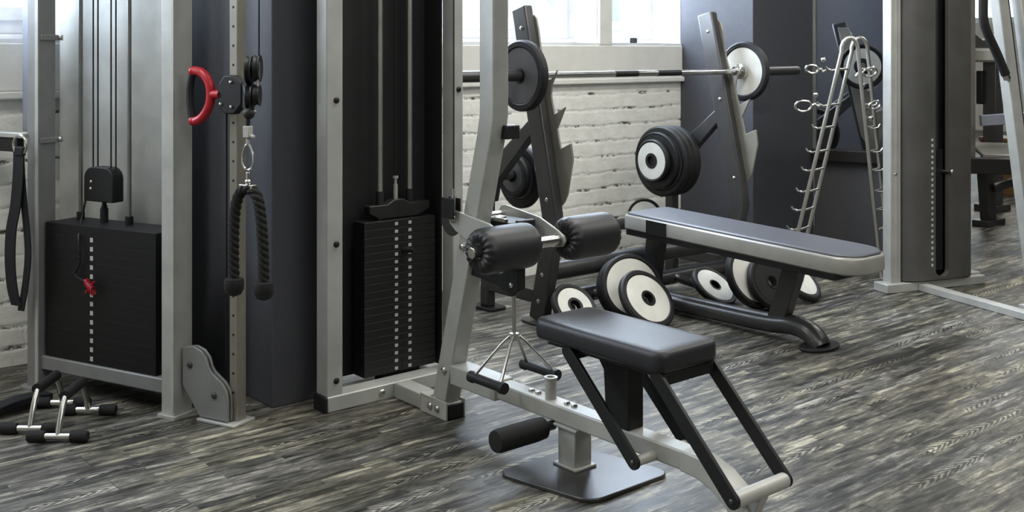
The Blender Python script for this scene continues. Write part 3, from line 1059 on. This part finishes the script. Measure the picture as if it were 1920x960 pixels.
m = M(); m.tube([(.276, -.004, .368), (.320, -.004, .412)], .0035, 6); m.tube([(.272, -.006, .414), (.318, -.006, .366)], .003, 6)
part('pin_stem', m, RED, sp_)
# pulley column with gussets
part('pulley_column', M().box(.872, .906, .055, .097, .008, 2.1), COLUMN, t, .003, 'warm grey steel column')
m = M()
z = .10
while z < 2.0:
    m.cyl((.889, .0545, z), (.889, .0555, z), .0045, 10)
    z += .062
part('column_holes', m, BLACK, t)
gp = [(.694, .228), (.742, .236)] + [(.775, .226), (.797, .205), (.807, .178), (.818, .163), (.838, .150), (.866, .132), (.884, .108), (.889, .082), (.889, .012), (.770, .012), (.694, .105)]
for y in (.028, .045):
    g = part('gusset_plate', M().prism([(x, y, zz) for x, zz in gp], (0, .009, 0)), GREY, t, .002)
    if y < .05:
        for (x, zz) in ((.728, .175), (.833, .090)):
            m = M(); bolt(m, (x, y, zz), (0, -1, 0), .011, .007); part('gusset_bolt', m, GRAPH, g)
part('column_foot', M().box(.765, .925, .018, .118, 0, .009), SILVER, t, .002)
# pulley carriage
oc = [(.862, 1.028), (.862, 1.092), (.888, 1.122), (.930, 1.122), (.962, 1.092), (.962, 1.030), (.930, .998), (.888, .998)]
cg = part('pulley_carriage', M().prism([(x, .012, zz) for x, zz in oc], (0, .03, 0)), BLACK, t, .005, 'black adjustable pulley carriage')
for (x, zz) in ((.918, 1.100), (.920, 1.022), (.876, 1.03)):
    m = M(); bolt(m, (x, .012, zz), (0, -1, 0), .006, .005); part('carriage_bolt', m, CHROME, cg)
m = M()
m.box(.868, .912, .042, .102, 1.02, 1.10)
part('carriage_sleeve', m, BLACK, t, .004)
# red D handle on the pull pin
dpts = smooth_path([(.758, .02, 1.135), (.790, .02, 1.128), (.818, .02, 1.098), (.826, .02, 1.06), (.818, .02, 1.02), (.790, .02, .985), (.758, .02, .970)], 6)
m = M(); m.tube(dpts, .015, 14, up=(0, 1, 0)); m.ball((.750, .02, 1.133), .0165); m.ball((.750, .02, .972), .0165)
m.cyl((.822, .02, 1.06), (.866, .02, 1.06), .014, 16)
dh = part('pull_handle', m, RED, t, label='red plastic D shaped pull handle')
part('handle_grip', M().tube(smooth_path([(.748, .02, 1.128), (.738, .02, 1.09), (.736, .02, 1.05), (.740, .02, 1.01), (.748, .02, .976)], 5), .0125, 14, up=(0, 1, 0)), RUBBER, dh, 0, 'black rubber grip')
# pulley wheels
def wheel(c, r, th, ax):
    c = Vector(c); ax = Vector(ax).normalized()
    return M().lathe([(r * .25, -th / 2), (r * .6, -th * .35), (r * .8, -th / 2), (r, -th / 2), (r * .86, 0), (r, th / 2), (r * .8, th / 2), (r * .6, th * .35), (r * .25, th / 2)], c, ax, 32)
for cz_, rr_, cx_ in ((1.140, .044, 1.010), (1.055, .042, 1.012), (1.145, .042, 1.042), (1.062, .034, 1.040)):
    part('pulley_wheel', wheel((cx_, -.004, cz_), rr_, .018, (.86, .5, 0)), BLACK, t)
m = M()
m.prism([(.955, .02, 1.10), (.955, .02, 1.02), (1.03, -.03, 1.01), (1.03, -.03, 1.04), (1.0, -.0, 1.06), (1.03, -.03, 1.15), (1.02, -.02, 1.17), (1.0, 0, 1.15)], (.006, .008, 0))
part('wheel_bracket', m, BLACK, t, .002)
m = M(); m.tube([(1.052, -.012, 1.165), (1.052, -.012, 1.09)], .005, 8); 
bolt(m, (1.040, -.02, 1.055), (.6, -.8, 0), .008, .006); bolt(m, (1.045, -.02, 1.012), (.6, -.8, 0), .006, .006)
part('wheel_fitting', m, CHROME, t)
part('steel_cable', M().tube([(1.026, .02, 1.16), (1.026, .02, 2.1)], .003, 8), BLACK, t)
part('steel_cable', M().tube([(.842, .075, 1.03), (.842, .075, .20)], .003, 8), BLACK, t)
m = M(); m.ball((1.030, -.03, 1.006), .018, 18)
part('stop_ball', m, RUBBER, t)
# side rail at the left with a black bar below it
part('side_rail', M().box(-.60, -.026, -.02, .02, .888, .906), PALE, t, .003)
part('side_rail_bar', M().box(-.60, -.06, -.015, .015, .838, .886), BLACK, t, .003)

# ankle strap hanging from the side rail
def lw(x, y, z):
    a = radians(LA)
    return Vector((LO[0] + cos(a) * x - sin(a) * y, LO[1] + sin(a) * x + cos(a) * y, z))
s = thing('ankle_strap', 'black webbing ankle strap hanging from a chrome ring at far left', 'strap', tuple(lw(.0, -.045, .30)), LA, world=False)
def ribbon(pts, wd, th):
    return M().bar(smooth_path(pts, 6), wd, th, up=(0, 1, 0)) if False else M().sweep(smooth_path(pts, 6), [(-th / 2, -wd / 2), (th / 2, -wd / 2), (th / 2, wd / 2), (-th / 2, wd / 2)], up=(0, 1, 0))
def flat_strap(pts, wd, th):
    """strap whose width runs along x and thickness along y; pts (x,y,z,width factor)"""
    rings = []
    P = smooth_path([p[:3] for p in pts], 6)
    n = len(P)
    for i, p in enumerate(P):
        f = 1.0
        rings.append([p + Vector((-wd / 2 * f, -th / 2, 0)), p + Vector((wd / 2 * f, -th / 2, 0)), p + Vector((wd / 2 * f, th / 2, 0)), p + Vector((-wd / 2 * f, th / 2, 0))])
    return M().loft(rings)
part('strap_band', flat_strap([(-.004, -.006, .545), (-.004, -.008, .47), (-.012, -.012, .36), (-.030, -.016, .27), (-.034, -.018, .17), (-.026, -.016, .07), (-.008, -.012, .005)], .052, .005), STRAPM, s)
part('strap_band', flat_strap([(-.0, -.0, .545), (.004, .0, .47), (.014, .002, .36), (.030, .002, .25), (.036, .0, .17), (.026, -.004, .07), (.010, -.008, -.012)], .030, .005), STRAPM, s)
part('ring', M().tube([(.0 + .034 * cos(2 * pi * i / 24), -.004, .568 + .034 * sin(2 * pi * i / 24)) for i in range(24)], .0045, 10, True, up=(0, 1, 0)), CHROME, s)
part('ring_loop', M().box(-.022, .022, -.012, .004, .530, .562), STRAPM, s, .004)

# triceps rope on the pulley
RX = (1.030, -.035)
c = thing('carabiner', 'steel carabiner linking the pulley to the black rope', 'carabiner', tuple(lw(RX[0], RX[1], .82)), LA, world=False)
m = M()
m.tube([(.0215 * cos(a) * (1 + .25 * -sin(a)), 0, .052 + .040 * sin(a)) for a in [2 * pi * i / 20 for i in range(20)]], .0036, 8, True, up=(0, 1, 0))
part('snap_ring', m, CHROME, c)
m = M(); m.box(-.012, .012, -.010, .010, .112, .148); m.cyl((0, 0, .09), (0, 0, .112), .006, 12); m.cyl((.012, 0, .118), (.026, 0, .114), .006, 10)
part('cable_clamp', m, PALE, c, .002)
part('cable_end', M().cyl((0, 0, .148), (0, 0, .17), .007, 12), BLACK, c)
rp = thing('triceps_rope', 'twisted black triceps rope with rubber ends hanging on the pulley column', 'rope', tuple(lw(RX[0], RX[1], .45)), LA, world=False)
m = M(); m.box(-.026, .026, -.012, .012, .322, .338); m.cyl((0, 0, .338), (0, 0, .376), .006, 12); m.ball((0, 0, .345), .010)
part('rope_bracket', m, CHROME, rp, .002)
cen = smooth_path([(-.056, 0, .035), (-.058, 0, .15), (-.052, 0, .25), (-.034, 0, .305), (0, 0, .325), (.034, 0, .305), (.050, 0, .25), (.060, 0, .15), (.064, 0, .035)], 14)
for k in range(3):
    st = []
    L = 0
    for i, p in enumerate(cen):
        if i:
            L += (p - cen[i - 1]).length
        tg = (cen[min(i + 1, len(cen) - 1)] - cen[max(i - 1, 0)]).normalized()
        sd = tg.cross(Vector((0, 1, 0))).normalized()
        a = L * 2 * pi / .062 + k * 2 * pi / 3
        st.append(p + (sd * cos(a) + Vector((0, 1, 0)) * sin(a)) * .0085)
    part('rope_strand', M().tube(st, .0098, 8, up=(0, 1, 0)), FOAM, rp)
for x in (-.056, .064):
    part('rope_end', M().lathe([(.016, .045), (.029, .042), (.031, .030), (.030, .008), (.022, -.006), (.008, -.012), (.001, -.012)], (x, 0, 0), (0, 0, 1), 24), RUBBER, rp)

# push-up stands on the floor at left
def pushup(name, label, ca, ha, cb):
    """ca: centre of the front foot bar, cb: centre of the rear one, ha: foot bar direction"""
    ca, cb = Vector(ca), Vector(cb)
    d = Vector(ha).normalized()
    o = thing(name, label, 'push-up stand', ((ca + cb) / 2).to_tuple(), 0, 'chrome push-up stands at the foot of the cable machine')
    for q, rise in ((ca, 1), (cb, -1)):
        f = part('foot_bar', M().cyl(q - d * .05 + Vector((0, 0, .0175)), q + d * .05 + Vector((0, 0, .0175)), .0105, 16), CHROME, o)
        for s_ in (-1, 1):
            part('foot_sleeve', M().lathe([(.010, 0), (.0165, 0), (.0175, .004), (.0175, .046), (.015, .052), (.002, .052)], q + d * (.040 * s_) + Vector((0, 0, .0175)), d * s_, 20), FOAM, f, 0, 'black foam end')
    ax = (cb - ca).normalized()
    topa, topb = ca + ax * .06 + Vector((0, 0, .125)), cb - ax * .06 + Vector((0, 0, .125))
    for q, tp in ((ca, topa), (cb, topb)):
        mid = q + (tp - q) * .45 + Vector((0, 0, .022)) * 1
        part('riser', M().tube(smooth_path([q + Vector((0, 0, .02)), mid, tp], 6), .0095, 12, up=d), CHROME, o)
    part('hand_grip', M().cyl(topa - ax * .01, topb + ax * .01, .0165, 20), FOAM, o)
    return o
pushup('push_up_stand', 'chrome push-up stand with black foam ends, nearest the camera', (1.088, 3.463, 0), (.77, -.64, 0), (1.245, 3.655, 0))
pushup('push_up_stand', 'chrome push-up stand with black foam ends, behind the nearer one', (1.044, 3.592, 0), (.77, -.64, 0), (1.205, 3.785, 0))
sb = thing('floor_strap', 'black strap lying on the floor by the push-up stands', 'strap', (1.08, 3.86, 0))
part('strap_band', M().sweep(smooth_path([(.88, 3.74, .014), (1.00, 3.83, .022), (1.10, 3.86, .030), (1.19, 3.885, .022)], 6), [(-.028, -.012), (.028, -.012), (.028, .012), (-.028, .012)]), STRAPM, sb, .004)
part('strap_band', M().sweep(smooth_path([(.93, 3.93, .012), (1.02, 3.885, .020), (1.12, 3.895, .016), (1.20, 3.90, .012)], 6), [(-.02, -.010), (.02, -.010), (.02, .010), (-.02, .010)]), STRAPM, sb, .004)

# ------------------------------------------------------------------ accessory rack
def camw(X, Y):
    return (.76604 * X + .64279 * Y, -.64279 * X + .76604 * Y)
AX, AY = 1.650, 5.60
t = thing('accessory_rack', 'chrome A-frame accessory rack with hooks in front of the mirror', 'rack', camw(AX, AY) + (0,), -40, world=False)
for k, (ox, oy) in enumerate(((0, 0), (.092, .13))):
    pts = [(-.248, 0, .012), (.038, 0, 1.19)] + [(.080 + .042 * cos(radians(a)), 0, 1.205 + .062 * sin(radians(a))) for a in (165, 140, 115, 90, 65, 40, 15)] + [(.122, 0, 1.19), (.246, 0, .012)]
    part('frame_tube', M().tube([(x + ox, y + oy, z) for x, y, z in pts],   .0105, 12, up=(0, 1, 0)), STEEL, t)
for x in (-.248, .246):
    part('base_bar', M().tube([(x - .03, -.10, .035), (x + .01, .02, .03), (x + .09, .26, .03)], .011, 12), STEEL, t)
    for q in ((x - .03, -.10), (x + .09, .26)):
        part('rubber_foot', M().cyl((q[0], q[1], 0), (q[0], q[1], .045), .02, 16), RUBBER, t, .003)
def legx(z, s_):
    f = (z - .012) / (1.19 - .012)
    return (-.248 + .286 * f) if s_ < 0 else (.246 - .124 * f)
for z in (1.104, .921, .804, .681, .585, .476, .38, .28):
    for s_ in (-1, 1):
        x = legx(z, s_)
        part('rung', M().tube([(x, 0, z), (x + .092, .13, z)], .006, 8), STEEL, t)
        hx = s_ * .055
        part('hook', M().tube([(x + .02, .05, z), (x + .02 + hx * .7, .045, z - .006), (x + .02 + hx * 1.1, .042, z + .002), (x + .02 + hx * 1.25, .04, z + .016)], .0055, 8, up=(0, 1, 0)), CHROME, t)
def stirrup(label, x, y, z, sz, ang_):
    o = thing('chrome_stirrup', label, 'gym attachment', (0, 0, 0), 0, 'chrome handles on the accessory rack', world=False)
    r = M()
    r.tube([(sz * .5 * cos(a), 0, sz * .32 * sin(a)) for a in [2 * pi * i / 18 for i in range(18)]], .006, 8, True, up=(0, 1, 0))
    part('ring', r, CHROME, o)
    part('clip', M().tube([(sz * .5, 0, 0), (sz * .72, .01, .008), (sz * .9, 0, -.006), (sz * 1.1, 0, .004)], .007, 8, up=(0, 1, 0)), CHROME, o)
    part('knob', M().ball((sz * .75, -.01, .055), .013), CHROME, o)
    a = radians(-40)
    wx, wy = camw(AX, AY)
    o.location = (wx + cos(a) * x - sin(a) * y, wy + sin(a) * x + cos(a) * y, z)
    o.rotation_euler = (0, ang_, a)
    return o
stirrup('chrome ring handle on the top left hook of the accessory rack', -.105, .03, 1.105, .065, .12)
stirrup('chrome ring handle on the second left hook of the accessory rack', -.150, .03, .915, .085, -.05)
stirrup('chrome ring handle on the top right arm of the accessory rack', .190, .02, 1.09, .07, 2.9)
stirrup('chrome ring handle on the second right arm of the accessory rack', .215, .02, .92, .06, 2.8)

# ------------------------------------------------------------------ right cable tower
RO, RA = (4.968, 2.967, 0), -17.7
t = thing('cable_tower', 'tall grey cable tower with a dark slot beside a silver post', 'exercise machine', RO, RA, world=False)
part('frame_post', M().box(-.030, .032, -.030, .032, .04, 2.1), SILVER, t, .004)
part('post_ridge', M().box(-.008, .004, -.034, -.030, .04, 2.1), PALE, t)
part('base_beam', M().box(-.075, .56, -.055, .045, 0, .045), SILVER, t, .004)
m = M(); bolt(m, (-.005, -.030, .585), (0, -1, 0), .009, .007)
part('bolt', m, CHROME, t)
def housing_prof(xa, xb):
    P = [(.040, -.02), (.052, -.045), (.075, -.058), (.10, -.066), (.16, -.072), (.34, -.072), (.42, -.066), (.462, -.055), (.474, -.035), (.474, .18), (.040, .18)]
    return P
def yfront(x):
    P = [(.040, -.02), (.052, -.045), (.075, -.058), (.10, -.066), (.16, -.072), (.34, -.072), (.42, -.066), (.462, -.055), (.474, -.035)]
    for (a, b), (c_, d) in zip(P, P[1:]):
        if a <= x <= c_:
            return b + (d - b) * (x - a) / (c_ - a)
m = M()
xl, xr = .215, .300
left = [(x, y) for x, y in ((.040, -.02), (.052, -.045), (.075, -.058), (.10, -.066), (.16, -.072))] + [(xl, -.072), (xl, -.04), (.060, -.03)]
left = [(.040, .07), (.040, -.02), (.052, -.045), (.075, -.058), (.10, -.066), (.16, -.072), (xl, -.072), (xl, -.045), (.07, -.035), (.052, .07)]
right = [(.462, .07), (.455, -.03), (xr, -.045), (xr, -.072), (.34, -.072), (.42, -.066), (.462, -.055), (.474, -.035), (.474, .07)]
m.prism([(x, y, .050) for x, y in left], (0, 0, 2.05))
m.prism([(x, y, .050) for x, y in right], (0, 0, 2.05))
cxs = (xl + xr) / 2
poly = [(xl, .050), (xr, .050), (xr, .100)] + [(cxs + (xr - xl) / 2 * cos(a), .100 - .035 * sin(a)) for a in [pi * i / 10 for i in range(1, 10)]] + [(xl, .100)]
m.prism([(x, -.072, z) for x, z in poly], (0, .027, 0))
part('housing', m, HOUSING, t, .002, 'grey sheet metal housing')
part('housing_back', M().box(.052, .462, -.02, -.012, .05, 2.1), BLACK, t)
part('housing_foot', M().box(.06, .46, -.045, .06, .03, .050), BLACK, t)
m = M()
for k in range(23):
    z = .120 + k * .0285
    m.box(.186, .198, -.0735, -.0715, z, z + .013)
part('number_scale', m, LABEL, t, 0, 'column of white weight numbers')
part('slot_rod', M().cyl((.258, -.03, .10), (.258, -.03, 2.1), .008, 12), GRAPH, t)
part('weight_stack', M().box(.222, .292, -.040, -.022, .09, .70), STACK, t, .002)
m = M(); m.cyl((.30, -.085, .590), (.285, -.04, .590), .007, 12); m.ball((.302, -.088, .592), .010)
part('selector_pin', m, CHROME, t)
part('floor_beam', M().box(.118, .172, -1.30, -.055, 0, .036), SILVER, t, .004)
part('rear_foot', M().box(.49, .56, -.02, .10, .0, .055), SILVER, t, .003)

# slanted silver frame at the right edge
t = thing('slanted_frame_machine', 'silver exercise frame with slanted posts and a bent black grip at right edge', 'exercise machine', RO, RA, world=False)
t.location = Vector(RO)
part('slanted_post', M().bar([(.318, -.60, .0), (.052, -.60, 1.60)], .055, .055, up=(0, 1, 0)), SILVER, t, .004)
part('slanted_post', M().bar([(.430, -.62, .0), (.160, -.62, 1.60)], .055, .055, up=(0, 1, 0)), SILVER, t, .004)
part('post_cable', M().tube([(.36, -.60, .05), (.115, -.60, 1.55)], .006, 8), BLACK, t)
part('foot_bar', M().box(.25, .60, -.66, -.55, 0, .03), SILVER, t, .003)
gp_ = smooth_path([(-.063, -.65, 1.50), (-.063, -.65, 1.43), (-.062, -.65, 1.34), (-.040, -.65, 1.28), (.014, -.65, 1.19), (.068, -.65, 1.093)], 6)
part('grip', M().tube(gp_[6:], .020, 16, up=(0, 1, 0)), FOAM, t, 0, 'black foam grip')
part('grip_rod', M().tube([gp_[0], gp_[6]], .012, 12, up=(0, 1, 0)), CHROME, t)
part('grip_tip', M().cyl((.068, -.65, 1.093), (.079, -.65, 1.073), .016, 14), CHROME, t)
part('grip_mount', M().tube([(.070, -.65, 1.09), (.135, -.61, 1.06)], .010, 10), SILVER, t)

# machines seen far back at the right
t = thing('seated_press_machine', 'dark press machine with a pale blue arm far back at right', 'exercise machine', (7.2, 3.45, 0))
part('beam', M().bar([(6.90, 3.85, .435), (7.65, 3.22, .405)], .09, .105), DARKWOOD, t, .004)
part('leg', M().bar([(7.36, 3.66, 0), (7.30, 3.66, .40)], .095, .07, up=(0, 1, 0)), GRAPH, t, .004)
part('leg', M().bar([(7.62, 3.42, .02), (7.60, 3.44, .38)], .055, .06, up=(0, 1, 0)), GRAPH, t, .004)
part('brace', M().bar([(7.30, 3.60, .26), (7.64, 3.42, .37)], .05, .05), GRAPH, t, .004)
part('foot', M().box(7.24, 7.48, 3.60, 3.72, 0, .04), GRAPH, t, .004)
part('upright', M().bar([(7.34, 3.80, .43), (7.34, 3.80, 1.75)], .085, .07, up=(0, 1, 0)), COLUMN, t, .004)
part('press_arm', M().bar([(7.36, 3.72, .715), (7.62, 3.44, .745)], .05, .075), BLUEPAD, t, .004, 'pale blue arm')
part('seat_pad', M().prism([(7.36, 3.70, .455), (7.52, 3.46, .455), (7.66, 3.60, .525), (7.46, 3.86, .525)], (0, 0, .03)), SIDEV, t, .008)
t = thing('dark_machine', 'dark machine with a pale band round its top far back at right', 'exercise machine', (8.05, 3.95, 0))
part('upright', M().bar([(8.03, 3.96, 0), (8.03, 3.96, 1.12)], .12, .10, up=(0, 1, 0)), GRAPH, t, .006)
m = M(); m.lathe([(.0, 0), (.10, 0), (.115, .015), (.115, .085), (.10, .10), (0, .10)], (7.99, 4.0, 1.115), (0, 0, 1), 28)
part('top_band', m, PALE, t)
part('head_block', M().prism([(7.90, 4.08, 1.22), (8.09, 3.92, 1.22), (8.10, 3.91, 1.34), (7.98, 4.01, 1.28), (7.90, 4.08, 1.37)], (.05, .06, 0)), GRAPH, t, .006)
part('side_arm', M().bar([(7.96, 4.02, .80), (7.96, 4.02, 1.05)], .05, .05, up=(0, 1, 0)), BLACK, t, .006)
part('base', M().box(7.93, 8.15, 3.88, 4.06, 0, .05), GRAPH, t, .006)
bx = thing('wooden_box', 'small brown wooden box far back at right', 'box', (9.15, 4.42, 0))
part('body', M().box(9.0, 9.3, 4.25, 4.55, 0, .44), BROWN, bx, .004)
part('lid', M().box(8.99, 9.31, 4.24, 4.56, .44, .47), BROWN, bx, .004)
